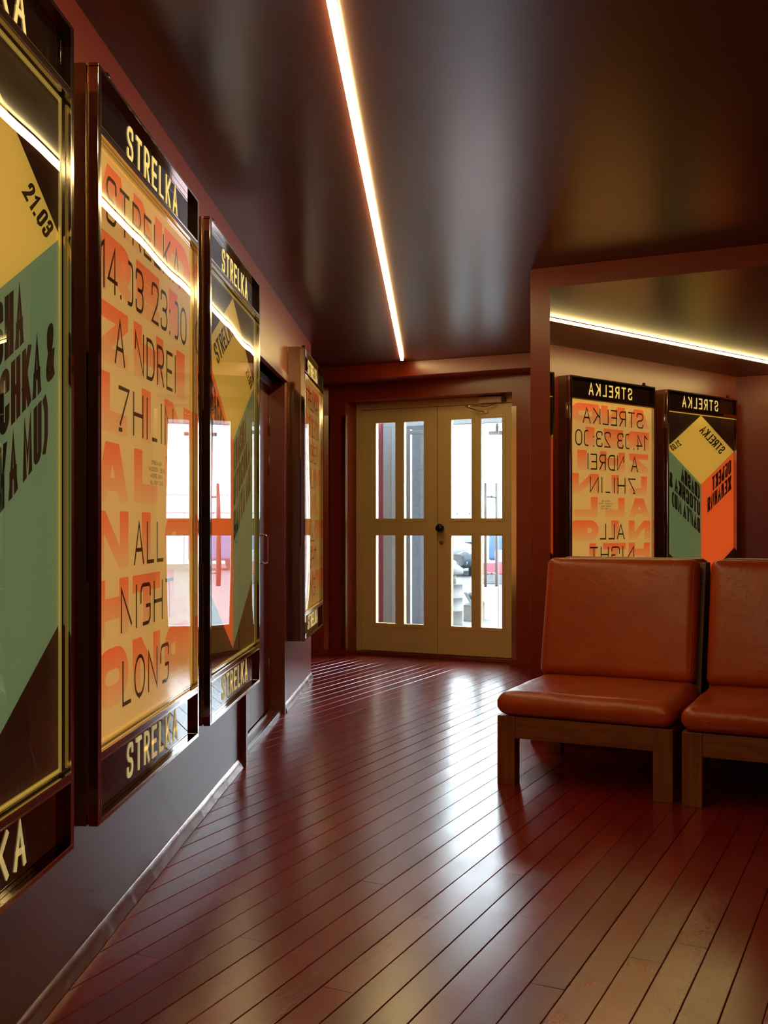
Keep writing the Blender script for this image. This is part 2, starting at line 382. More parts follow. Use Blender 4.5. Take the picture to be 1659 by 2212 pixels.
# ------------------------------------------------------------------ stroke lettering
r1 = 1
GL = {
 'A': (1.0, [([(0, 0), (.5, 1), (1, 0)], 0), ([(.17, .33), (.83, .33)], 0)]),
 'B': (.9, [([(0, 0), (0, 1), (1, 1, 1), (1, .52, 1), (0, .52)], 0), ([(0, .52), (1, .52, 1), (1, 0, 1), (0, 0)], 0)]),
 'C': (.95, [([(1, .72), (1, 1, 1), (0, 1, 1), (0, 0, 1), (1, 0, 1), (1, .28)], 0)]),
 'D': (.95, [([(0, 0), (0, 1), (1, 1, 1), (1, 0, 1)], 1)]),
 'E': (.82, [([(1, 1), (0, 1), (0, 0), (1, 0)], 0), ([(0, .5), (.88, .5)], 0)]),
 'G': (1.0, [([(1, .74), (1, 1, 1), (0, 1, 1), (0, 0, 1), (1, 0, 1), (1, .45), (.55, .45)], 0)]),
 'H': (.95, [([(0, 0), (0, 1)], 0), ([(1, 0), (1, 1)], 0), ([(0, .5), (1, .5)], 0)]),
 'I': (0, [([(0, 0), (0, 1)], 0)]),
 'K': (.95, [([(0, 0), (0, 1)], 0), ([(1, 1), (0, .40)], 0), ([(.30, .58), (1, 0)], 0)]),
 'L': (.75, [([(0, 1), (0, 0), (1, 0)], 0)]),
 'M': (1.2, [([(0, 0), (0, 1), (.5, .25), (1, 1), (1, 0)], 0)]),
 'N': (1.0, [([(0, 0), (0, 1), (1, 0), (1, 1)], 0)]),
 'O': (1.05, [([(0, 0, 1), (0, 1, 1), (1, 1, 1), (1, 0, 1)], 1)]),
 'R': (.88, [([(0, 0), (0, 1), (1, 1, 1), (1, .48, 1), (0, .48)], 0), ([(.45, .48), (1, 0)], 0)]),
 'S': (.9, [([(1, .78), (1, 1, 1), (0, 1, 1), (0, .52, 1), (1, .48, 1), (1, 0, 1), (0, 0, 1), (0, .22)], 0)]),
 'T': (.9, [([(0, 1), (1, 1)], 0), ([(.5, 1), (.5, 0)], 0)]),
 'U': (.95, [([(0, 1), (0, 0, 1), (1, 0, 1), (1, 1)], 0)]),
 'Y': (1.0, [([(0, 1), (.5, .42), (1, 1)], 0), ([(.5, .42), (.5, 0)], 0)]),
 'Z': (.9, [([(0, 1), (1, 1), (0, 0), (1, 0)], 0)]),
 '&': (1.0, [([(1, 0), (.15, .72), (.15, 1, 1), (.8, 1, 1), (.8, .65, 1), (0, .35, 1), (0, 0, 1), (.78, 0, 1), (1, .42)], 0)]),
 '(': (.35, [([(1, 1), (0, .8, 1), (0, .2, 1), (1, 0)], 0)]),
 ')': (.35, [([(0, 1), (1, .8, 1), (1, .2, 1), (0, 0)], 0)]),
 '0': (.9, [([(0, 0, 1), (0, 1, 1), (1, 1, 1), (1, 0, 1)], 1)]),
 '1': (.42, [([(0, .80), (1, 1), (1, 0)], 0)]),
 '2': (.85, [([(0, .72), (0, 1, 1), (1, 1, 1), (1, .6, 1), (0, 0), (1, 0)], 0)]),
 '3': (.85, [([(0, .8), (0, 1, 1), (1, 1, 1), (1, .52, 1), (.3, .52)], 0), ([(.3, .52), (1, .52, 1), (1, 0, 1), (0, 0, 1), (0, .2)], 0)]),
 '4': (.9, [([(.75, 0), (.75, 1), (0, .25), (1, .25)], 0)]),
 '.': (0, [([(0, 0), (0, .01)], 0)]),
 ':': (0, [([(0, 0), (0, .01)], 0), ([(0, .62), (0, .63)], 0)]),
 '-': (.6, [([(0, .5), (1, .5)], 0)]),
 '_': (.7, [([(.2, 0), (.9, 0)], 0)]),
 # broken glyphs of the concert poster
 'n': (1.0, [([(0, .62), (.02, .98), (1, 0), (1, 1)], 0)]),
 'q': (1.0, [([(0, 0), (0, 1), (.95, .12)], 0)]),
 'z': (.9, [([(0, 1), (1, 1), (.12, .14)], 0), ([(.02, 0), (.25, 0)], 0)]),
 'o': (.9, [([(.5, 1, 0), (1, 1, 1), (1, 0, 1), (.45, 0)], 0)]),
 'g': (1.0, [([(1, .74), (1, 1, 1), (0, 1, 1), (0, .58)], 0), ([(.25, 0), (1, 0, 1), (1, .45), (.6, .45)], 0)]),
 # Cyrillic
 'Б': (.95, [([(.9, 1), (0, 1), (0, 0), (1, 0, 1), (1, .56, 1), (0, .56)], 0)]),
 'Ъ': (1.1, [([(0, 1), (.25, 1), (.25, 0), (1, 0, 1), (1, .52, 1), (.25, .52)], 0)]),
 'Ж': (1.35, [([(.5, 0), (.5, 1)], 0), ([(0, 1), (.42, .5), (0, 0)], 0), ([(1, 1), (.58, .5), (1, 0)], 0)]),
 'Л': (1.0, [([(0, 0), (.3, 1), (1, 1), (1, 0)], 0)]),
 'И': (1.0, [([(0, 1), (0, 0), (1, 1), (1, 0)], 0)]),
 'Я': (.9, [([(1, 0), (1, 1), (0, 1, 1), (0, .48, 1), (1, .48)], 0), ([(.55, .48), (0, 0)], 0)]),
}
for a, b in (('О', 'O'), ('Е', 'E'), ('К', 'K'), ('Т', 'T'), ('А', 'A'), ('Н', 'H')): GL[a] = GL[b]

def rounded(pts, closed):
    P = [Vector((p[0], p[1])) for p in pts]; fl = [len(p) > 2 and p[2] for p in pts]
    out = []; n = len(P)
    for i in range(n):
        if not fl[i] or (not closed and i in (0, n - 1)):
            out.append(P[i]); continue
        a = P[(i - 1) % n] - P[i]; c = P[(i + 1) % n] - P[i]
        r = min(a.length, c.length) * .5
        if a.length > 2.01 * r and not (fl[(i - 1) % n]): r = min(a.length * .98, c.length * .5)
        r = min(r, a.length * .5 if fl[(i - 1) % n] else a.length * .95, c.length * .5 if fl[(i + 1) % n] else c.length * .95)
        p0 = P[i] + a.normalized() * r; p1 = P[i] + c.normalized() * r
        for k in range(7):
            t = k / 6; ang = t * PI / 2
            out.append(P[i] + a.normalized() * r * (1 - math.sin(ang)) + c.normalized() * r * (1 - math.cos(ang)))
    res = []
    for p in out:
        if not res or (p - res[-1]).length > 1e-6: res.append(p)
    return res

def ribbon(P, closed, t):
    n = len(P); L = []; R = []
    for i in range(n):
        if closed:
            d0 = (P[i] - P[i - 1]).normalized(); d1 = (P[(i + 1) % n] - P[i]).normalized()
        else:
            d0 = (P[i] - P[i - 1]).normalized() if i else (P[1] - P[0]).normalized()
            d1 = (P[i + 1] - P[i]).normalized() if i < n - 1 else d0
        m = d0 + d1
        if m.length < 1e-4: m = Vector((-d0.y, d0.x)); nrm = m; k = 1
        else:
            m.normalize(); nrm = Vector((-m.y, m.x)); k = 1 / max(.5, nrm.dot(Vector((-d0.y, d0.x))))
        p = P[i].copy()
        if not closed and i == 0: p = p - d0 * t * .5
        if not closed and i == n - 1: p = p + d0 * t * .5
        L.append(p + nrm * t * .5 * k); R.append(p - nrm * t * .5 * k)
    quads = []
    for i in range(n if closed else n - 1):
        j = (i + 1) % n
        quads.append([R[i], R[j], L[j], L[i]])
    return quads

def letters(text, x0, x1, h, t, gap=None, wfac=1.0):
    """quads (lists of 2D points) of TEXT fitted between x0 and x1, height h, stroke t; also each glyph's box"""
    ws = [GL[c][0] if c != ' ' else .45 for c in text]
    gap = .28 if gap is None else gap
    nat = sum(ws) * wfac + gap * (len(text) - 1)
    avail = (x1 - x0) - t * len([c for c in text if c != ' '])
    k = avail / nat
    quads = []; x = x0
    for c, wg in zip(text, ws):
        ww = wg * wfac * k
        if c == ' ':
            x += ww + gap * k; continue
        for pts, closed in GL[c][1]:
            mp = [(x + t * .5 + p[0] * ww, t * .5 + p[1] * (h - t)) + ((1,) if len(p) > 2 and p[2] else ()) for p in pts]
            quads += ribbon(rounded(mp, closed), closed, t)
        x += ww + t + gap * k
    return quads

# ------------------------------------------------------------------ the left wall's own frame
WB = Vector((-0.86853, -0.41965, 0))
WD = Vector((-0.39135, 0.92024, 0)); WN = Vector((0.92024, 0.39135, 0))
WROT = math.atan2(WN.y, WN.x)            # local x = out of the wall, local y = along it, away from the camera
def lw(off, t, z=0.0): return WB + WN * off + WD * t + Vector((0, 0, z))
CEIL = 2.609

# ================================================================== STRUCTURE
MIR = 5.556
# walls
t_c, t_d0, t_d1, t_e = 1.182, 5.22, 6.735, 8.22
m = MB(); DH = 2.112
m.box(-.16, 0, t_c - .2, t_d0, 0, CEIL); m.box(-.16, 0, t_d0, t_d1, DH, CEIL); m.box(-.16, 0, t_d1, t_e, 0, CEIL)
struct(m, 'wall_left', M['wall_gloss'], loc=WB, rz=WROT)
m = MB(); m.box(-6.2, -.80, .518, .668, 0, CEIL); struct(m, 'wall_near', M['wall'], bev=.003)
m = MB(); m.box(-3.2, 2.65, -3.15, -3.0, 0, CEIL); struct(m, 'wall_back', M['wall'])
m = MB(); m.box(2.5, 2.65, -3.0, MIR, 0, CEIL); struct(m, 'wall_right', M['wall'])
m = MB(); m.box(-3.2, -3.05, -3.0, .518, 0, CEIL); struct(m, 'wall_side', M['wall'])
# mirror block: face at Y=MIR, its hidden side at X=-1.79
m = MB(); m.box(-1.79, 2.65, MIR, 8.5, 0, CEIL); struct(m, 'wall_mirror', M['wall'], bev=.002)
# wall with the street door
DXL, DXR, DZ = -4.50, -2.90, 2.333
m = MB()
m.box(-4.675, DXL, 8.5, 8.86, 0, CEIL); m.box(DXR, -1.79, 8.5, 8.86, 0, CEIL); m.box(DXL, DXR, 8.5, 8.86, DZ, CEIL)
m.prism([(-4.675, 8.5), (-4.675, 8.86), (-5.6, 8.2), (-5.6, 7.66)], 0, CEIL)
struct(m, 'wall_door', M['wall'])
m = MB(); m.box(-6.2, -5.55, .67, 8.3, 0, CEIL); struct(m, 'wall_far', M['wall'])
# beam over the door
m = MB(); m.box(-5.55, -1.79, 8.235, 8.5, 2.485, CEIL); struct(m, 'trim_1', M['wall'], bev=.003)
# ceiling
m = MB(); m.box(-6.3, 2.8, -3.2, 8.95, CEIL, CEIL + .1); struct(m, 'ceiling', M['ceiling'])
# baseboards by the door
m = MB()
m.box(-4.69, DXL + .012, 8.486, 8.5, 0, .06); m.box(DXL, DXL + .012, 8.5, 8.70, 0, .06); m.box(-2.915, -1.79, 8.484, 8.5, 0, .06)
dv = Vector((-.74, -.67)).normalized(); nv = Vector((.67, -.74)).normalized()
p0 = Vector((-4.675, 8.5)); p1 = p0 + Vector((-.925, -.84))
m.prism([tuple(p0), tuple(p1), tuple(p1 + nv * .014), tuple(p0 + nv * .014)], 0, .06)
struct(m, 'baseboard_door', M['wall'], bev=.002)
# skirting of the left wall: bent sheet, with a fold every board or so
def skirting():
    m = MB()
    for (a, b_) in ((t_c, t_d0 - .005), (t_d1 + .01, t_e)):
        n = int((b_ - a) / .02); prof = [(0, .052), (.003, .0505), (.013, .027), (.021, .002)]
        vs = []; fs = []
        for i in range(n + 1):
            t = a + (b_ - a) * i / n
            ph = (t * 1.0 / .245) % 1.0
            k = .0018 * math.exp(-((ph - .5) / .035) ** 2) + .0012 * math.sin(t * 9.1)
            for (x, z) in prof: vs.append((x + k * (1 if z < .045 else .2), t, z))
        q = len(prof)
        for i in range(n):
            for j in range(q - 1): fs.append((i * q + j, (i + 1) * q + j, (i + 1) * q + j + 1, i * q + j + 1))
        m.add(vs, fs, 0, True)
        m.add([vs[j] for j in range(q)] + [(0, a, .002)], [(0, 1, 2, 3, 4)])
        m.add([vs[n * q + j] for j in range(q)] + [(0, b_, .002)], [(4, 3, 2, 1, 0)])
    return m
struct(skirting(), 'baseboard_left', M['skirt'], loc=WB, rz=WROT, recalc=False)

# floor of real boards
def floor():
    m = MB(); attr = []
    ang = math.radians(-0.55); W_ = .0955; org = Vector((.2335 - .4351 * 1.0, 0))
    # a joint passes through the floor point seen at (1359, 2212)
    u = (1359 - CX) / FPX; zc = 1.2 * FPX / (2212 - HY)
    gx = zc * (u * math.cos(DE) - math.sin(DE)); gy = zc * (u * math.sin(DE) + math.cos(DE))
    c, s = math.cos(ang), math.sin(ang)
    def T(a, b_): return (gx + a * c - b_ * s, gy + a * s + b_ * c)
    for i in range(-58, 46):
        y = -5.6 + random.uniform(-1.5, 0)
        gap = random.choice([.0008, .0012, .0015, .0032, .0022, .001])
        while y < 8.7:
            L = random.uniform(1.7, 3.6); y1 = min(y + L, 9.1)
            a0 = i * W_ + gap * .5; a1 = (i + 1) * W_ - gap * .5
            dz = random.uniform(-.0003, .0003); tl = random.uniform(-.00035, .00035); cup = random.uniform(-.0001, .00035)
            ch = .0016
            xs = [a0, a0 + ch, a0 + .022, (a0 + a1) / 2, a1 - .022, a1 - ch, a1]
            zs = [-ch, 0, 0, 0, 0, 0, -ch]
            top = []
            for x, z in zip(xs, zs):
                k = (x - a0) / (a1 - a0) * 2 - 1
                top.append((x, z + dz + tl * k + cup * (k * k)))
            cols = []
            ysl = [y + .0007, y1 - .0007]
            vs = []
            for yy in ysl:
                for (x, z) in top:
                    q = T(x, yy); vs.append((q[0], q[1], z))
                for (x, z) in ((a1, -.02), (a0, -.02)):
                    q = T(x, yy); vs.append((q[0], q[1], z))
            n = 9
            fs = [(k, k + 1, n + k + 1, n + k) for k in range(6)] + [(6, 7, n + 7, n + 6), (8, 0, n, n + 8), (7, 8, n + 8, n + 7)]
            nf = len(fs)
            m.add(vs, fs[:6], 0, False); m.add(vs, fs[6:] + [tuple(range(n)), tuple(range(n, 2 * n))[::-1]], 1, False)
            r = random.random(); attr += [r] * (4 * n)
            y = y1 + .0002
            if y >= 9: break
    return m, attr
fm, fa = floor()
fo = struct(fm, 'floor', [M['board'], M['subfloor']], recalc=True)
at = fo.data.attributes.new('board', 'FLOAT', 'POINT')
at.data.foreach_set('value', fa)
m = MB(); m.box(-6.3, 2.8, -3.2, 9.0, -.06, -.0195); struct(m, 'floor_base', M['subfloor'])

# ================================================================== DOORWAY IN THE LEFT WALL
m = MB()
# frame: near and far jambs, head, thin face trims that stand proud of the wall
m.box(-.16, .030, t_d0, t_d0 + .045, 0, DH + .0); m.box(-.16, .012, t_d1 - .045, t_d1, 0, DH)
m.box(-.16, .030, t_d0, t_d1, DH, DH + .05); m.box(-.100, -.060, t_d0 + .045, t_d1 - .045, DH - .05, DH)
tr = struct(m, 'trim_2', M['door_red'], loc=WB, rz=WROT, bev=.002)
m = MB(); m.box(-.14, -.092, t_d0 + .048, t_d0 + .62, .03, DH - .005); m.box(-.14, -.092, t_d0 + .625, t_d1 - .048, .03, DH - .005)
d1 = struct(m, 'door_1', M['door_red'], loc=WB, rz=WROT, bev=.003)
hm = MB(); zc0 = 1.055; th = 6.335
pts = []
for k in range(9): a = k / 8 * PI / 2; pts.append((-.05 - .02 + .02 * math.sin(a) , th, zc0 + .085 - .02 + .02 * math.cos(a)) if False else (-.092 + .03 + .02 * math.sin(a) - .0, th, zc0 + .085 - .02 + .02 * math.cos(a)))
low = [(p[0], th, 2 * zc0 - p[2]) for p in pts][::-1]
hm.tube([(-.092, th, zc0 + .085)] + pts + low + [(-.092, th, zc0 - .085)], .006, 10)
for s_ in (1, -1): hm.lathe([(.011, -.001), (.011, .004), (.008, .006)], (-.092 + .003, th, zc0 + s_ * .085), 14)
tag(hm.build('door_handle', M['handle'], d1), 'chrome bow handle')
for z0, z1 in ((1.775, 1.90), (1.52, 1.645), (.225, .355)):
    h = MB(); h.tube([(-.088, t_d1 - .052, z0), (-.088, t_d1 - .052, z1)], .006, 10); h.box(-.092, -.060, t_d1 - .0485, t_d1 - .045, z0, z1)
    h.build('hinge', M['door_red'], d1)
# sill rails of the doorway
m = MB(); m.box(-.16, -.01, t_d0 + .05, t_d1 - .046, 0, .018, 0); m.box(-.135, -.125, t_d0 + .05, t_d1 - .046, .018, .03, 1)
m.box(-.085, -.075, t_d0 + .05, t_d1 - .046, .018, .028, 1); m.box(-.03, -.012, t_d0 + .05, t_d1 - .046, .018, .024, 1)
struct(m, 'trim_3', [M['door_red'], M['steel']], loc=WB, rz=WROT, bev=.001)

# ================================================================== DOUBLE STREET DOOR
DY = 8.72
def leaf(x0, x1, panes, name):
    m = MB()
    zs = [.04, .296, 1.106, 1.26, 2.143, 2.265]
    (a0, a1), (b0, b1) = panes
    Y0, Y1 = DY, DY + .05
    m.box(x0, a0, Y0, Y1, zs[0], zs[5]); m.box(a1, b0, Y0, Y1, zs[1], zs[4]); m.box(b1, x1, Y0, Y1, zs[0], zs[5])
    m.box(a0, b1, Y0, Y1, zs[0], zs[1]); m.box(a0, b1, Y0, Y1, zs[4], zs[5])
    m.box(a0, a1, Y0, Y1, zs[2], zs[3]); m.box(b0, b1, Y0, Y1, zs[2], zs[3])
    o = struct(m, name, M['cream'])
    bd = MB()
    for (p0_, p1_) in panes:
        for (z0, z1) in ((zs[1], zs[2]), (zs[3], zs[4])):
            bd.ring('y', 0, Y0 - .004, Y0 + .001, p0_ - .030, p1_ + .030, z0 - .030, z1 + .030, .026)
    bd.build('glazing_bead', M['cream'], o, bev=.0018)
    for (p0_, p1_) in panes:
        for (z0, z1) in ((zs[1], zs[2]), (zs[3], zs[4])):
            g = MB(); g.add([(p0_, Y0 + .03, z0), (p1_, Y0 + .03, z0), (p1_, Y0 + .03, z1), (p0_, Y0 + .03, z1)], [(0, 1, 2, 3)])
            g.build('glass_pane', M['glass'], o)
    return o
la = leaf(-4.447, -3.6815, [(-4.296, -4.098), (-4.010, -3.814)], 'door_2')
m = MB(); m.box(-3.705, -3.655, DY + .0505, DY + .062, .045, 2.26); m.build('light_stop_strip', M['cream'], la)  # unseen strip added behind the joint to block light through the gap
lb = leaf(-3.6765, -2.911, [(-3.546, -3.352), (-3.264, -3.067)], 'door_3')
# knob and key on the right leaf
kx = -3.636
k = MB(); k.lathe([(.024, .0), (.024, -.004), (.012, -.006), (.011, -.028), (.024, -.034), (.037, -.046), (.041, -.058), (.036, -.070), (.022, -.078), (.006, -.080)], (kx, DY, 1.173), 10, axis='y')
tag(k.build('door_knob', M['black'], lb), 'glossy black faceted knob')
k = MB(); k.lathe([(.013, 0), (.013, -.006), (.008, -.009)], (kx - .008, DY, 1.045), 16, axis='y'); k.box(kx - .014, kx + .014, DY - .03, DY - .009, 1.036, 1.054)
tag(k.build('key_lock', M['pull'], lb), 'small steel lock with key')
# frame
m = MB()
m.box(DXL, -4.45, DY - .005, DY + .10, 0, DZ); m.box(-2.908, -2.85, DY - .005, DY + .10, 0, DZ); m.box(-4.45, -2.908, DY - .005, DY + .10, 2.269, DZ)
m.box(-4.45, -2.908, DY + .052, DY + .10, 2.225, 2.269); m.box(-4.45, -4.425, DY + .052, DY + .10, .034, 2.225); m.box(-2.93, -2.908, DY + .052, DY + .10, .034, 2.225)  # stops added behind the leaves to keep daylight out of the gaps
struct(m, 'trim_4', M['cream'], bev=.003)
m = MB(); m.box(DXL, DXR, DY - .03, 9.0, 0, .034); m.box(DXL, DXR, DY + .052, 9.0, .034, .055); struct(m, 'trim_5', M['door_red'], bev=.004)  # raised back step added to block light under the leaves
# door closer: on the frame's head, its arm down to the leaf
cl = empty('door_closer', (-3.14, DY - .005, 2.30))
tag(cl, 'cream box door closer with steel arm above the right leaf of the double door', 'door closer')
b = MB(); b.box(-.13, .085, -.05, 0, -.03, .025); b.build('housing', M['closer'], cl, bev=.008)
b = MB(); b.box(.085, .115, -.045, -.005, -.022, .018); b.lathe([(.006, -.05), (.006, -.045)], (.10, 0, .0), 10, axis='y'); b.build('valve_cap', M['black'], cl, bev=.003)
b = MB(); b.tube([(.02, -.025, -.032), (.02, -.03, -.045), (-.06, -.05, -.062), (-.16, -.09, -.055), (-.21, -.12, -.06)], .005, 8)
b.tube([(-.21, -.12, -.06), (-.20, -.11, -.075), (-.09, -.012, -.105)], .007, 8); b.box(-.12, -.06, -.010, .004, -.115, -.095)
b.lathe([(.013, -.005), (.013, .012)], (-.21, -.12, -.068), 12); b.build('arm', M['handle'], cl)

# steel corner guards
def guard(name, loc, rz, label, a=.036, bb=.036, z0=.062, z1=2.208):
    m = MB(); t = .003
    m.prism([(0, 0), (a, 0), (a, -t), (-t, -t), (-t, bb), (0, bb)], z0, z1)
    return tag(m.build(name, M['guard'], None, loc=loc, rz=rz), label, 'corner guard', 'steel corner guards by the street door')
g = MB(); t = .003
def guardp(poly, label):
    m = MB(); m.prism(poly, .062, 2.208)
    return tag(m.build('corner_guard', M['guard']), label, 'corner guard', 'steel corner guards by the street door')
guardp([(-4.54, 8.4995), (-4.4995, 8.4995), (-4.4995, 8.54), (-4.4965, 8.54), (-4.4965, 8.4965), (-4.54, 8.4965)], 'tall steel corner guard directly left of the cream double door')
guardp([(-2.86, 8.4995), (-2.9005, 8.4995), (-2.9005, 8.54), (-2.9035, 8.54), (-2.9035, 8.4965), (-2.86, 8.4965)], 'tall steel corner guard directly right of the cream double door')
q = p0 + dv * .045
guardp([(-4.65, 8.4995), (-4.675, 8.4995), (q.x, q.y), (q.x + nv.x * .003, q.y + nv.y * .003), (-4.674, 8.4965), (-4.65, 8.4965)], 'tall steel corner guard nearest the far poster case')

# ================================================================== CEILING LIGHT
cl = empty('linear_light', lw(.6896, 4.2, CEIL), WROT)
tag(cl, 'long thin glowing light line running along the dark red ceiling', 'ceiling light')
T0, T1 = -2.6, 8.93
for (a, b_) in ((T0 - 4.2, 7.28 - 4.2), (7.284 - 4.2, T1 - 4.2)):
    d = MB(); d.box(-.0125, .0125, a, b_, -.0185, -.0055); d.build('diffuser', M['tube'], cl)
d = MB(); d.box(-.0128, .0128, T0 - 4.2, T1 - 4.2, -.0055, -.001); d.build('channel', M['steel'], cl)

# ================================================================== MIRROR
mr = empty('wall_mirror_pane', (0, MIR, 0))
mr.name = 'wall_hung_mirror'
tag(mr, 'large wall mirror behind the leather chairs reflecting the lit poster cases', 'mirror')
m = MB(); m.box(-1.677, 2.3, -.004, -.0005, .35, 2.495); m.build('mirror_glass', M['mirror'], mr)

# ================================================================== POSTER CASES
CW, CHT, CP, CZ = 1.137, 1.932, .115, .438   # width, height, depth, underside above floor
def uvquad(m, quads, f, off, mi):
    for q in quads:
        m.add([(off, *f(p[0], p[1])) for p in q], [tuple(range(len(q)))], mi)

def acrylic_sheet(seed):
    m = MB(); nu, nv_ = 30, 44; vs = []
    u0, u1, v0, v1 = .022, 1.112, .186, 1.756
    for j in range(nv_ + 1):
        for i in range(nu + 1):
            a, b_ = i / nu, j / nv_
            u_ = u0 + (u1 - u0) * a; v_ = v0 + (v1 - v0) * b_
            k = math.sin(PI * a) * math.sin(PI * b_) ** .5 if 0 < b_ < 1 else 0
            w_ = .0022 * k + .0012 * k * noise.noise(Vector((u_ * 2.3, v_ * 1.3, seed)))
            vs.append((.1025 + w_, u_, v_))
    fs = [(j * (nu + 1) + i, j * (nu + 1) + i + 1, (j + 1) * (nu + 1) + i + 1, (j + 1) * (nu + 1) + i) for j in range(nv_) for i in range(nu)]
    return m.add(vs, fs, 0, True)

def make_case(seed):
    root = empty('poster_case')
    # carcase: open box against the wall
    m = MB(); t = .004; D = .084
    m.box(0, t, 0, CW, 0, CHT)
    m.box(t, D, 0, t, 0, CHT); m.box(t, D, CW - t, CW, 0, CHT); m.box(t, D, t, CW - t, 0, t); m.box(t, D, t, CW - t, CHT - t, CHT)
    m.build('carcase', M['carcase'], root, bev=.0012)
    # hinged door frame with two cross bars
    m = MB(); a, b_ = .0895, CP
    R = [(0, CW, 0, .0135), (0, CW, CHT - .009, CHT), (0, .020, .0135, CHT - .009), (CW - .022, CW, .0135, CHT - .009),
         (.020, CW - .022, .163, .182), (.020, CW - .022, 1.760, 1.7785)]
    for (u0, u1, v0, v1) in R: m.box(a, b_, u0, u1, v0, v1)
    df = m.build('door_frame', M['chrome'], root, bev=.0015)
    # bright lip that runs round each opening
    l = MB()
    for (v0, v1) in ((.0135, .163), (.182, 1.760), (1.7785, CHT - .009)):
        l.ring('x', 0, CP - .0012, CP + .0012, .0185, CW - .0205, v0 - .0015, v1 + .0015, .0034)
    l.build('lip', M['lip'], df)
    # polished returns behind the openings
    r = MB()
    for (v0, v1, d0) in ((.0135, .163, .070), (.182, 1.760, .0895), (1.7785, CHT - .009, .070)):
        r.ring('x', 0, d0, .0895 if d0 < .08 else .0896, .008, CW - .010, v0 - .0055, v1 + .0055, .006)
    r.build('inner_return', M['return'], root)
    # backing board behind the poster
    m = MB(); m.box(.086, .0885, .012, CW - .012, .170, 1.772); m.build('backing_board', M['sign_bg'], root)
    # brass trim that holds the sheet, made to emit like an LED line
    m = MB()
    m.ring('x', 0, .0945, .0995, .010, CW - .040, .190, 1.752, .009)
    m.build("glowing_brass_trim", M["gold"], root)
    acrylic_sheet(seed).build('acrylic_pane', M['acrylic'], root, recalc=False)
    # header and foot sign panels with lit letters
    for (v0, v1, lv, lab) in ((1.7785, CHT - .009, 1.797, 'header'), (.0135, .163, .045, 'foot')):
        p = MB(); p.box(.072, .0745, .014, CW - .016, v0, v1)
        pn = p.build('sign_panel', M['sign_bg'], root)
        q = letters('STRELKA', .307, .885, .098, .0135, gap=.62, wfac=1.0)
        tm = MB(); uvquad(tm, q, lambda x, y: (x, lv + y), .0995, 0)
        # give the letters thickness
        tm2 = MB()
        for f in tm.f:
            P = [tm.v[i] for i in f]
            n = len(P)
            tm2.add(P + [(x - .0015, y, z) for (x, y, z) in P], [tuple(range(n)), tuple(range(n, 2 * n))[::-1]] + [(i, (i + 1) % n, n + (i + 1) % n, n + i) for i in range(n)])
        tm2.build('sign_lettering', M['sign_txt'], pn, recalc=False)
        gp = MB(); gp.add([(.0975, .022, v0 + .001), (.0975, CW - .024, v0 + .001), (.0975, CW - .024, v1 - .001), (.0975, .022, v1 - .001)], [(0, 1, 2, 3)])
        gp.build('sign_glass', M['acrylic'], pn, recalc=False)
    # piano hinge strip, hinges at the far edge, lock on top
    for (z0, z1) in ((.03, .62), (1.2, CHT - .05)):
        m = MB(); m.box(.0845, .0890, .004, .007, z0, z1); m.build('seal_strip', M['brass'], root)
    for v in (1.60, .33):
        h = MB(); h.box(.066, .108, CW, CW + .003, v, v + .12); h.tube([(.0868, CW + .004, v), (.0868, CW + .004, v + .12)], .005, 10)
        h.build('hinge', M['steel'], root)
    h = MB(); h.box(.075, .105, .10, .16, CHT, CHT + .006); h.lathe([(.013, CHT + .006), (.016, CHT + .018), (.010, CHT + .028)], (.09, .13, 0), 14)
    h.build('lock_knob', M['black'], root)
    return root

def cube_poster():
    """cube poster"""
    m = MB(); off = .0905
    m.box(off - .0015, off, .020, 1.100, .188, 1.756, 0)
    def poly(pts, mi, o): m.add([(o, p[0], p[1]) for p in pts], [tuple(range(len(pts)))], mi)
    c, cb = (.575, 1.126), (.575, .228)
    poly([(.024, 1.445), c, (1.099, 1.425), (1.099, 1.440), (.575, 1.746)], 1, off + .0004)
    poly([(.024, 1.442), c, cb, (.024, .551)], 2, off + .0004)
    poly([c, (1.099, 1.425), (1.099, .530), cb], 3, off + .0004)
    def txt(s, org, e, up, t, gap=.22):
        L = 1.0; q = letters(s, 0, L, 1.0, t, gap=gap)
        # the stroke is drawn in a stretched unit square, so scale x first
        uvquad(m, q, lambda x, y: (org[0] + e[0] * x + up[0] * y, org[1] + e[1] * x + up[1] * y), off + .0008, 4)
    def txt2(s, org, L, slope, h, t, gap=.30):
        q = letters(s, 0, L, h, t, gap=gap)
        uvquad(m, q, lambda x, y: (org[0] + x, org[1] + slope * x + y), off + .0008, 4)
    def txtr(s, org, e, up, t, gap=.30):
        L = Vector(e).length; h = Vector(up).length; ev = Vector(e) / L; uv_ = Vector(up) / h
        q = letters(s, 0, L, h, t, gap=gap)
        uvquad(m, q, lambda x, y: (org[0] + ev.x * x + uv_.x * y, org[1] + ev.y * x + uv_.y * y), off + .0008, 4)
    txtr('STRELKA', (.262, 1.408), (.350, .195), (-.100, .062), .017)
    txtr('21.03', (.882, 1.466), (.136, -.062), (.055, .042), .012)
    txt2('ОБЪЕКТ', (.072, 1.247), .322, -.560, .130, .022)
    txt2('ЖЕЛАНИЯ', (.068, 1.098), .402, -.560, .130, .022)
    txt2('(DASHA', (.597, .985), .295, .560, .130, .022)
    txt2('UTOCHKA &', (.592, .836), .480, .560, .130, .022)
    txt2('DANYA MU)', (.592, .686), .440, .560, .130, .022)
    o = m.build('event_poster', [M['p_brown'], M['p_yellow'], M['p_orange'], M['p_green'], M['p_ink']], recalc=False)
    return o

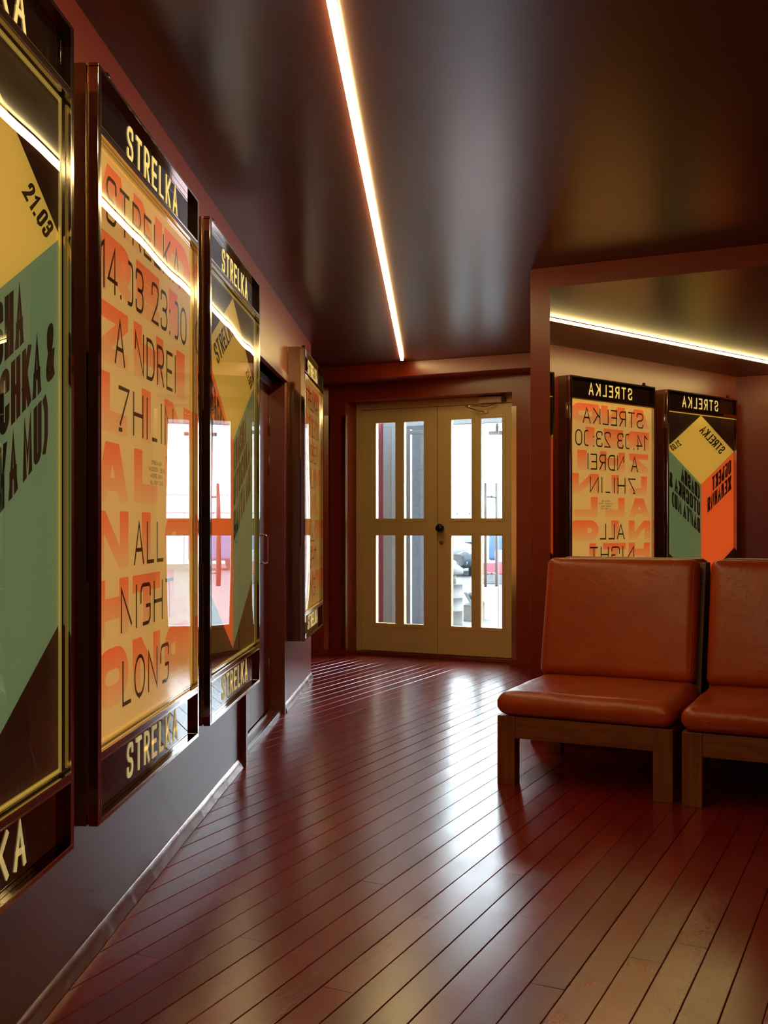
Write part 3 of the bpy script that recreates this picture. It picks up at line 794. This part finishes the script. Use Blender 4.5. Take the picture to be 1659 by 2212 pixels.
def orange_poster():
    m = MB(); off = .0905; uvrow = {}
    m.box(off - .0015, off, .020, 1.100, .188, 1.756, 0)
    rows = [('A', .055, .365, 'N', .395, .715, 'D', .745, 1.095), ('R', .055, .370, 'E', .420, .680, 'I', .800, .915),
            ('Z', .070, .340, 'H', .395, .730, 'I', .900, 1.020), ('L', .085, .330, 'I', .480, .580, 'N', .745, 1.095),
            ('A', .045, .345, 'L', .400, .660, 'L', .760, 1.060), ('N', .040, .345, 'I', .480, .580, 'G', .745, 1.097),
            ('H', .045, .345, 'T', .385, .690, 'L', .780, 1.060), ('O', .045, .345, 'N', .385, .690, 'G', .740, 1.090)]
    for k, r in enumerate(rows):
        top = 1.728 - .1855 * k; h = .160
        for j in range(3):
            ch, a, b_ = r[3 * j], r[3 * j + 1], r[3 * j + 2]
            BOLD = {'I': [[(0, 0), (1, 0), (1, 1), (0, 1)]],
                    'A': [[(0, 0), (.30, 0), (.62, 1), (.30, 1)], [(.70, 0), (1, 0), (.70, 1), (.38, 1)], [(.2, .17), (.8, .17), (.74, .40), (.26, .40)]],
                    'N': [[(0, 0), (.27, 0), (.27, 1), (0, 1)], [(.73, 0), (1, 0), (1, 1), (.73, 1)], [(.0, 1), (.70, 0), (1, 0), (.30, 1)]],
                    'Z': [[(0, .72), (1, .72), (1, 1), (0, 1)], [(0, 0), (1, 0), (1, .28), (0, .28)], [(0, .28), (.42, .28), (1, .72), (.58, .72)]]}
            if ch in BOLD:
                wd = b_ - a
                q = [[Vector((a + x * wd, y * h)) for (x, y) in P] for P in BOLD[ch]]
            else:
                wd = b_ - a; t = .052 if ch in 'EZT' else .060
                q = []
                for pts, closed in GL[ch][1]:
                    tx = .088
                    # draw in a squeezed frame so that uprights come out heavier than bars
                    kx_ = t / tx
                    mp = [(t * .5 + p[0] * (wd * kx_ - t), t * .5 + p[1] * (h - t)) + ((1,) if len(p) > 2 and p[2] else ()) for p in pts]
                    for qq in ribbon(rounded(mp, closed), closed, t):
                        q.append([Vector((min(max(a + p.x / kx_, a), b_), min(max(p.y, 0), h))) for p in qq])
            for n_, qq in enumerate(q):
                uvrow[len(m.f)] = (h, top - h)
                m.add([(off + .0003 + .00001 * n_, p.x, top - h + p.y) for p in qq], [tuple(range(len(qq)))], 1)
    def txt(s, u0, u1, v0, h, t=.0115, gap=.35):
        uvquad(m, letters(s, u0, u1, h, t, gap=gap), lambda x, y: (x, v0 + y), off + .0007, 2)
    txt('STRELKA', .140, .950, 1.572, .128); txt('14.o3 23:o0', .080, 1.045, 1.390, .128, gap=.30)
    txt('A nDREI', .215, .890, 1.205, .128); txt('zHI_IN', .250, .860, 1.022, .128)
    txt('ALL', .400, .730, .645, .128); txt('qIgHT', .270, .860, .460, .128); txt('LONg', .285, .800, .252, .128)
    for i, s in enumerate(['STRELKA BAR', '14.03.2020 - 23:00', 'ANDREI ZHILIN', 'ALL NIGHT LONG']):
        wd = .0105 * len(s)
        uvquad(m, letters(s, .650 - wd / 2, .650 + wd / 2, .0125, .0016, gap=.3), lambda x, y, i=i: (x, .950 - i * .0205 + y), off + .0007, 2)
    o = m.build('concert_poster', [M['p_sand'], M['p_grad'], M['p_ink']], recalc=False)
    ul = o.data.uv_layers.new(name='row')
    for fi, (h, base) in uvrow.items():
        p = o.data.polygons[fi]
        for li in p.loop_indices:
            v = o.data.vertices[o.data.loops[li].vertex_index].co
            ul.data[li].uv = (0, (v.z - base) / h)
    return o

case_t = [1.348, 2.662, 3.987, 6.894]
case_lab = ['nearest poster case, cropped by the left edge, holding a green and yellow cube poster',
            'second poster case on the left wall, framing the large orange concert poster',
            'third poster case, beside the recessed door handle, framing a yellow cube poster',
            'smallest looking, farthest poster case beyond the recessed doorway']
post_lab = ['yellow and green cube poster nearest the viewer, partly cut off at the left',
            'orange lettered concert poster in full view in the second case',
            'yellow, orange and green cube poster in the third case',
            'orange lettered concert poster in the farthest case']
case0 = make_case(1.7)
pc, pa = cube_poster(), orange_poster()
for i, t in enumerate(case_t):
    c = case0 if i == 0 else copy_tree(case0)
    c.location = lw(0, t, CZ); c.rotation_euler = (0, 0, WROT)
    tag(c, case_lab[i], 'poster case', 'lit poster cases on the left wall')
    src = pc if i in (0, 2) else pa
    p = src if i < 2 else src.copy()
    if i >= 2: COL.objects.link(p)
    p.location = lw(0, t, CZ); p.rotation_euler = (0, 0, WROT)
    tag(p, post_lab[i], 'poster', 'cube posters' if i in (0, 2) else 'orange concert posters')

# ================================================================== LOUNGE CHAIRS
def cushion(w, d, h, r, nx=36, ny=30, nz=10, crown=.02, seed=0.0, wr=.004, front_drop=0.0):
    """rounded, stuffed box, origin at the centre of its underside"""
    bm = bmesh.new(); bmesh.ops.create_cube(bm, size=1)
    def cuts(axis, n):
        for k in range(1, n):
            # closer together near the edges
            u = .5 * (1 - math.cos(PI * k / n)) - .5
            co = [0, 0, 0]; co[axis] = u; no = [0, 0, 0]; no[axis] = 1
            bmesh.ops.bisect_plane(bm, geom=bm.verts[:] + bm.edges[:] + bm.faces[:], plane_co=co, plane_no=no)
    cuts(0, nx); cuts(1, ny); cuts(2, nz)
    hx, hy, hz = w / 2, d / 2, h / 2
    for v in bm.verts:
        p = Vector((v.co.x * w, v.co.y * d, v.co.z * h))
        q = Vector((max(-hx + r, min(hx - r, p.x)), max(-hy + r, min(hy - r, p.y)), max(-hz + r, min(hz - r, p.z))))
        e = p - q
        if e.length > 1e-6: p = q + e.normalized() * r
        kx, ky = max(0, 1 - (p.x / hx) ** 2), max(0, 1 - (p.y / hy) ** 2)
        if p.z > 0: p.z += crown * (kx * ky) ** .5 * (p.z / hz)
        k2 = max(0, 1 - (p.z / hz) ** 2)
        p.x += .008 * k2 * (1 if p.x > 0 else -1) * min(1, abs(p.x) / hx * 1.2)
        p.y += .006 * k2 * (1 if p.y > 0 else -1) * min(1, abs(p.y) / hy * 1.2)
        nzv = noise.noise(Vector((p.x * 5, p.y * 6, p.z * 4 + seed))) + .5 * noise.noise(Vector((p.x * 13, p.y * 11, seed)))
        if p.z > -hz * .3: p.z += wr * nzv; p.y += wr * .4 * nzv
        p.z += hz
        v.co = p
    me = bpy.data.meshes.new('cushion'); bm.to_mesh(me); bm.free()
    for f in me.polygons: f.use_smooth = True
    me.materials.append(M['leather'])
    return me

def meshobj(name, me, parent, loc=(0, 0, 0), rot=(0, 0, 0)):
    o = bpy.data.objects.new(name, me); COL.objects.link(o); o.parent = parent; o.location = loc; o.rotation_euler = rot
    return o

def piping(w, h, r, y):
    m = MB(); P = []
    for (cx_, cz_, a0) in ((w / 2 - r, h - r, 0), (-w / 2 + r, h - r, PI / 2), (-w / 2 + r, r, PI), (w / 2 - r, r, 3 * PI / 2)):
        for k in range(7):
            a = a0 + k / 6 * PI / 2; P.append((cx_ + r * math.cos(a), y, cz_ + r * math.sin(a)))
    P.append(P[0]); m.tube(P, .0035, 8, caps=False)
    return m

def make_chair(seed):
    root = empty('lounge_chair')
    W_, D_ = .80, .86
    x0, x1 = 0, W_
    m = MB(); m.box(x0, x0 + .085, 0, .075, 0, .318); m.build('leg', M['wood_v'], root, bev=.003)
    m = MB(); m.box(x1 - .085, x1, 0, .075, 0, .318); m.build('leg', M['wood_v'], root, bev=.003)
    m = MB(); m.box(x0, x0 + .085, .74, .80, 0, .318); m.build('leg', M['wood_v'], root, bev=.003)
    m = MB(); m.box(x1 - .085, x1, .74, .80, 0, .318); m.build('leg', M['wood_v'], root, bev=.003)
    m = MB(); m.box(x0 + .0852, x1 - .0852, .004, .032, .217, .317); m.build('apron', M['wood_h'], root, bev=.002)
    for xx in (x0 + .005, x1 - .035):
        m = MB(); m.box(xx, xx + .03, .0752, .7398, .217, .317); m.build('side_rail', M['wood_h'], root, bev=.002)
    m = MB(); m.box(x0 + .03, x1 - .03, .034, .70, .298, .3175); m.build('seat_base', M['wood_h'], root)
    # backrest panel, reclined
    m = MB(); ZB = 1.008
    m.sweep([(.700, .322), (.722, .322), (.888, ZB), (.866, ZB)], x0, x1); m.build('back_panel', M['wood_h'], root, bev=.002)
    sc_ = cushion(W_ - .002, .70, .110, .048, crown=.012, seed=seed, wr=.0035)
    s = meshobj('seat_cushion', sc_, root, (W_ / 2, .335, .3185))
    bc = cushion(.770, .610, .10, .040, crown=.012, seed=seed + 3.3, wr=.0015)
    ang = math.atan2(ZB - .322, .166)
    # back cushion: stands on edge against the panel
    b_ = meshobj('back_cushion', bc, root, (0, 0, 0), (PI / 2 - (PI / 2 - ang) + 0, 0, 0))
    # local z of the cushion must face the sitter (-Y), local y runs up the panel
    b_.rotation_euler = (ang, 0, 0)
    up = Vector((0, math.cos(ang), math.sin(ang))); nrm = Vector((0, -math.sin(ang), math.cos(ang)))
    base = Vector((x0 + .005 + .385, .700, .322))
    b_.location = base + up * (.095 + .305) + nrm * .002
    pm = piping(.740, .575, .035, 0)
    pp = pm.build('piping', M['leather'], b_)
    pp.rotation_euler = (0, 0, 0)
    # put the piping in the cushion's face plane (its local XY), near the front edge
    for v in pp.data.vertices:
        x, y, z = v.co; v.co = (x, z - .2875, .092 + y)
    return root

ch = make_chair(.4)
ch.location = (-1.648, 4.618, 0); ch.rotation_euler = (0, 0, math.radians(-.3))
tag(ch, 'tan leather lounge chair in full view, nearest the street door', 'chair', 'leather lounge chairs in front of the mirror')
c2 = copy_tree(ch); c2.location = (-.806, 4.588, 0)
tag(c2, 'tan leather lounge chair cropped by the right edge', 'chair', 'leather lounge chairs in front of the mirror')

# ================================================================== VESTIBULE AND STREET
GZ = -.20
m = MB(); m.box(-40, 14, 9.95, 60, GZ - .1, GZ); struct(m, 'ground', M['ground'])
m = MB(); m.box(-4.9, -2.5, 8.9, 9.95, -.1, 0); struct(m, 'floor_vestibule', M['alu'])
m = MB(); m.box(-5.05, -4.745, 8.86, 9.80, 0, 3.5); m.box(-4.745, -4.735, 9.55, 9.79, 0, 2.6, 1); struct(m, 'wall_vestibule_left', [M['alu_post'], M['shoe_red']])
m = MB(); m.box(-2.65, -2.35, 8.86, 9.80, 0, 3.5); struct(m, 'wall_vestibule_right', M['alu_lt'])
m = MB(); m.box(-5.05, -2.35, 8.86, 9.95, 3.5, 3.6); struct(m, 'ceiling_vestibule', M['alu_lt'])
# building front round the outer opening
m = MB(); m.box(-9, -4.745, 9.80, 10.1, GZ, 6.5); m.box(-2.65, 6, 9.80, 10.1, GZ, 6.5); m.box(-4.745, -2.65, 9.80, 10.1, 3.4, 6.5)
m.box(-4.745, -2.65, 9.80, 10.1, GZ, -.001)
struct(m, 'wall_street_front', M['plaster'])
# outer glazed screen
m = MB(); Y = 9.80
m.box(-4.745, -4.640, Y - .02, Y + .06, 0, 2.21); m.box(-4.638, -4.585, Y - .035, Y + .05, 0, 2.21)
m.box(-4.745, -2.65, Y - .02, Y + .06, 2.21, 2.28)
m.box(-2.73, -2.65, Y - .02, Y + .06, 0, 2.21)
struct(m, 'trim_6', M['alu_post'], bev=.004)
m = MB(); m.box(-4.583, -4.575, Y - .03, Y + .05, 0, 2.21); m.box(-4.552, -4.540, Y - .03, Y + .05, 0, 2.21); struct(m, 'trim_7', M['alu_lt'])
gd = empty('door_4', (0, 0, 0)); tag(gd, kind='structure')
m = MB(); m.box(-4.510, -4.475, Y - .01, Y + .03, .02, 2.18); m.box(-4.468, -4.428, Y - .02, Y + .03, .02, 2.18)
m.box(-4.428, -4.05, Y - .01, Y + .03, 2.128, 2.165); m.box(-4.428, -4.05, Y - .01, Y + .03, .02, .07)
m.build('stile', M['alu'], gd, bev=.003)
m = MB(); m.add([(-4.43, Y + .01, .05), (-3.50, Y + .01, .05), (-3.50, Y + .01, 2.15), (-4.43, Y + .01, 2.15)], [(0, 1, 2, 3)]); m.build('glass_pane', M['glass'], gd)
m = MB(); m.box(-3.488, -3.484, Y, Y + .014, .05, 2.15); m.build('glass_edge', M['alu'], gd)
for (x, yy) in ((-3.600, Y - .05), (-3.530, Y + .07)):
    h = MB(); h.tube([(x, yy, .59), (x, yy, 1.615)], .0135, 16)
    for z in (.72, 1.48): h.tube([(x, yy, z), (x + (.03 if yy < Y else -.03), Y + .01, z)], .010, 10)
    h.build('pull_handle', M['pull'], gd)
m = MB(); m.box(-3.62, -3.40, Y + .09, Y + .14, 2.10, 2.135); m.tube([(-3.53, Y + .1, 2.135), (-3.53, Y + .1, 2.21)], .018, 12); m.build('floor_spring', M['alu'], gd)

m = MB(); m.box(-5.4, -4.47, 10.5, 10.66, GZ, 4.2); struct(m, 'wall_pier', M['stone'])
# far white house
m = MB(); m.box(-34, 10, 37, 38, GZ, 6.6); m.box(-34, 10, 36.9, 37.0, 2.30, 2.42); m.box(-34, 10, 36.85, 37.0, 4.9, 5.05)
struct(m, 'wall_street_far', M['plaster'])
fz = []
def street(px, depth):
    u = (px - CX) / FPX; return Vector((u * math.cos(DE) - math.sin(DE), u * math.sin(DE) + math.cos(DE), 0)) * depth

# steel drum with a lid that serves as a bin
p = street(968, 14.5)
bn = empty('drum_bin', (p.x, p.y, GZ)); tag(bn, 'galvanised steel drum bin with a conical lid outside the street door', 'bin')
prof = [(.197, 0)]
for k in range(3):
    z = .05 + k * .18; prof += [(.2, z), (.2, z + .165), (.207, z + .172), (.2, z + .18)]
prof += [(.2, .585), (.206, .592), (.19, .596)]
m = MB(); m.lathe(prof); m.build('drum', M['drum'], bn)
m = MB(); m.lathe([(.11, .597), (.11, .72), (.10, .725)]); m.build('neck', M['drum'], bn)
m = MB(); m.lathe([(.205, .726), (.21, .735), (.21, .80), (.12, .86), (.11, .90), (.02, .95)]); m.build('lid', M['drum'], bn)
# slatted planter
p = street(1001, 15.3)
pl = empty('street_bench', (p.x, p.y, GZ), DE * .6); tag(pl, 'low concrete bench with slanting slats beside the drum outside', 'bench')
m = MB(); m.box(0, .27, 0, .5, 0, .24); m.build('plinth', M['concrete'], pl, bev=.01)
for k in range(3):
    s_ = MB(); xx = .10 + k * .085
    s_.add([(xx, .0, .25), (xx + .05, .0, .25), (xx - .10 + .05, .0, .42), (xx - .10, .0, .42), (xx, .45, .25), (xx + .05, .45, .25), (xx - .05, .45, .42), (xx - .10, .45, .42)],
           [(0, 1, 2, 3), (7, 6, 5, 4), (0, 4, 5, 1), (1, 5, 6, 2), (2, 6, 7, 3), (3, 7, 4, 0)])
    s_.build('slat', M['slat'], pl)
# barrier
p = street(1110, 25.2)
br = empty('road_barrier', (p.x, p.y, GZ), DE * .5); tag(br, 'red and white plastic road barrier across the street', 'barrier')
m = MB(); m.sweep([(-.25, 0), (.25, 0), (.12, .22), (-.12, .22)], -.75, 1.0); m.build('foot', M['concrete'], br, bev=.02)
m = MB(); m.box(-.75, 1.0, -.10, .10, .22, .50); m.build('red_block', M['bar_red'], br, bev=.02)
m = MB(); m.box(-.45, 1.0, -.09, .09, .50, .80); m.build('white_block', M['bar_white'], br, bev=.02)

def car(loc, rz, label):
    root = empty('parked_car', loc, rz)     # nose towards local -Y
    tag(root, label, 'car')
    # stations: y, half width, z bottom, hood z
    m = MB(); st = [(0, .60, .28, .62), (.08, .78, .22, .70), (.35, .88, .20, .80), (1.0, .90, .20, .92), (1.35, .90, .20, .96), (3.6, .90, .20, .98), (4.1, .86, .25, .95), (4.25, .72, .35, .85)]
    vs = []; K = 12
    for (y, hw, zb, zt) in st:
        for k in range(K):
            a = 2 * PI * k / K + PI / K; cx_, sz = math.cos(a), math.sin(a)
            e = .45
            X = hw * math.copysign(abs(cx_) ** e, cx_); Z = (zb + zt) / 2 + (zt - zb) / 2 * math.copysign(abs(sz) ** e, sz)
            vs.append((X, y, Z))
    fs = [(i * K + k, i * K + (k + 1) % K, (i + 1) * K + (k + 1) % K, (i + 1) * K + k) for i in range(len(st) - 1) for k in range(K)]
    m.add(vs, fs, 0, True); m.add(vs, [tuple(range(K)), tuple(range((len(st) - 1) * K, len(st) * K))]); m.build('body', M['car'], root)
    m = MB(); g = [(1.15, .78, .94), (1.9, .66, 1.42), (3.0, .64, 1.45), (3.9, .74, .96)]
    vs = []
    for (y, hw, z) in g: vs += [(-hw, y, z), (hw, y, z)]
    hwb = .80
    m.add([(-.82, 1.15, .92), (.82, 1.15, .92), (.64, 1.9, 1.40), (-.64, 1.9, 1.40)], [(0, 1, 2, 3)])
    m.add([(-.82, 1.15, .92), (-.64, 1.9, 1.40), (-.62, 3.0, 1.43), (-.80, 3.9, .94)], [(0, 1, 2, 3)])
    m.add([(.82, 1.15, .92), (.64, 1.9, 1.40), (.62, 3.0, 1.43), (.80, 3.9, .94)], [(0, 3, 2, 1)])
    m.add([(-.62, 3.0, 1.43), (.62, 3.0, 1.43), (.80, 3.9, .94), (-.80, 3.9, .94)], [(0, 1, 2, 3)]); m.build('windows', M['car_glass'], root)
    m = MB(); m.box(-.64, .64, 1.88, 3.02, 1.40, 1.46); m.build('roof', M['car'], root, bev=.03)
    for s_ in (-1, 1):
        m = MB(); m.add([(s_ * .40, -.005, .58), (s_ * .76, .10, .62), (s_ * .86, .30, .74), (s_ * .70, .14, .71), (s_ * .42, .02, .65), (s_ * .42, .12, .62), (s_ * .80, .3, .66)], [(0, 1, 2, 3, 4), (0, 5, 6, 1), (4, 3, 2, 6, 5), (1, 6, 2), (0, 4, 5)])
        m.build('headlight', M['lamp'], root)
        m = MB(); m.lathe([(.07, .02), (.07, .0), (.05, -.01)], (s_ * .62, .04, .38), 16, axis='y'); m.build('fog_lamp', M['lamp'], root)
        for y in (.85, 3.4):
            m = MB(); m.tube([(s_ * .70, y, .31), (s_ * .89, y, .31)], .31, 24); m.build('wheel', M['tyre'], root)
        m = MB(); m.box(min(s_ * .88, s_ * 1.02), max(s_ * .88, s_ * 1.02), 1.45, 1.60, .94, 1.06); m.build('door_mirror', M['car'], root, bev=.02)
    m = MB(); m.box(-.32, .32, -.012, .03, .52, .60); m.build('grille', M['car_dark'], root, bev=.01)
    m = MB(); m.box(-.45, .45, -.01, .05, .26, .40); m.build('air_intake', M['car_dark'], root, bev=.01)
    return root
p = street(955, 28.3)
car((p.x, p.y, GZ), DE - .10, 'dark grey car parked nose-on across the street')
p = street(1200, 33.0)
vn = empty('parked_van', (p.x, p.y, GZ), .2); tag(vn, 'blue van parked behind the road barrier', 'van')
m = MB(); m.box(-2.0, 2.0, -.85, .85, .3, 1.25); m.build('body', M['van'], vn, bev=.08)
m = MB(); m.box(-1.9, 1.9, -.80, .80, 1.25, 1.62); m.build('windows', M['car_glass'], vn, bev=.06)
for x in (-1.2, 1.2):
    for s_ in (-.83, .68):
        m = MB(); m.tube([(x, s_, .33), (x, s_ + .15, .33)], .33, 20); m.build('wheel', M['tyre'], vn)
# railing in front of the white house
rl = empty('street_railing', (p.x - 3.5, 36.2, GZ), 0); tag(rl, 'low grey metal railing in front of the white house', 'railing')
m = MB(); m.box(-4, 8, 0, .04, 1.80, 1.86); m.box(-4, 8, 0, .04, 1.1, 1.14); m.build('rail', M['alu'], rl)
for k in range(25):
    m = MB(); m.box(-4 + k * .5, -3.96 + k * .5, 0, .03, 0, 1.84); m.build('baluster', M['alu'], rl)
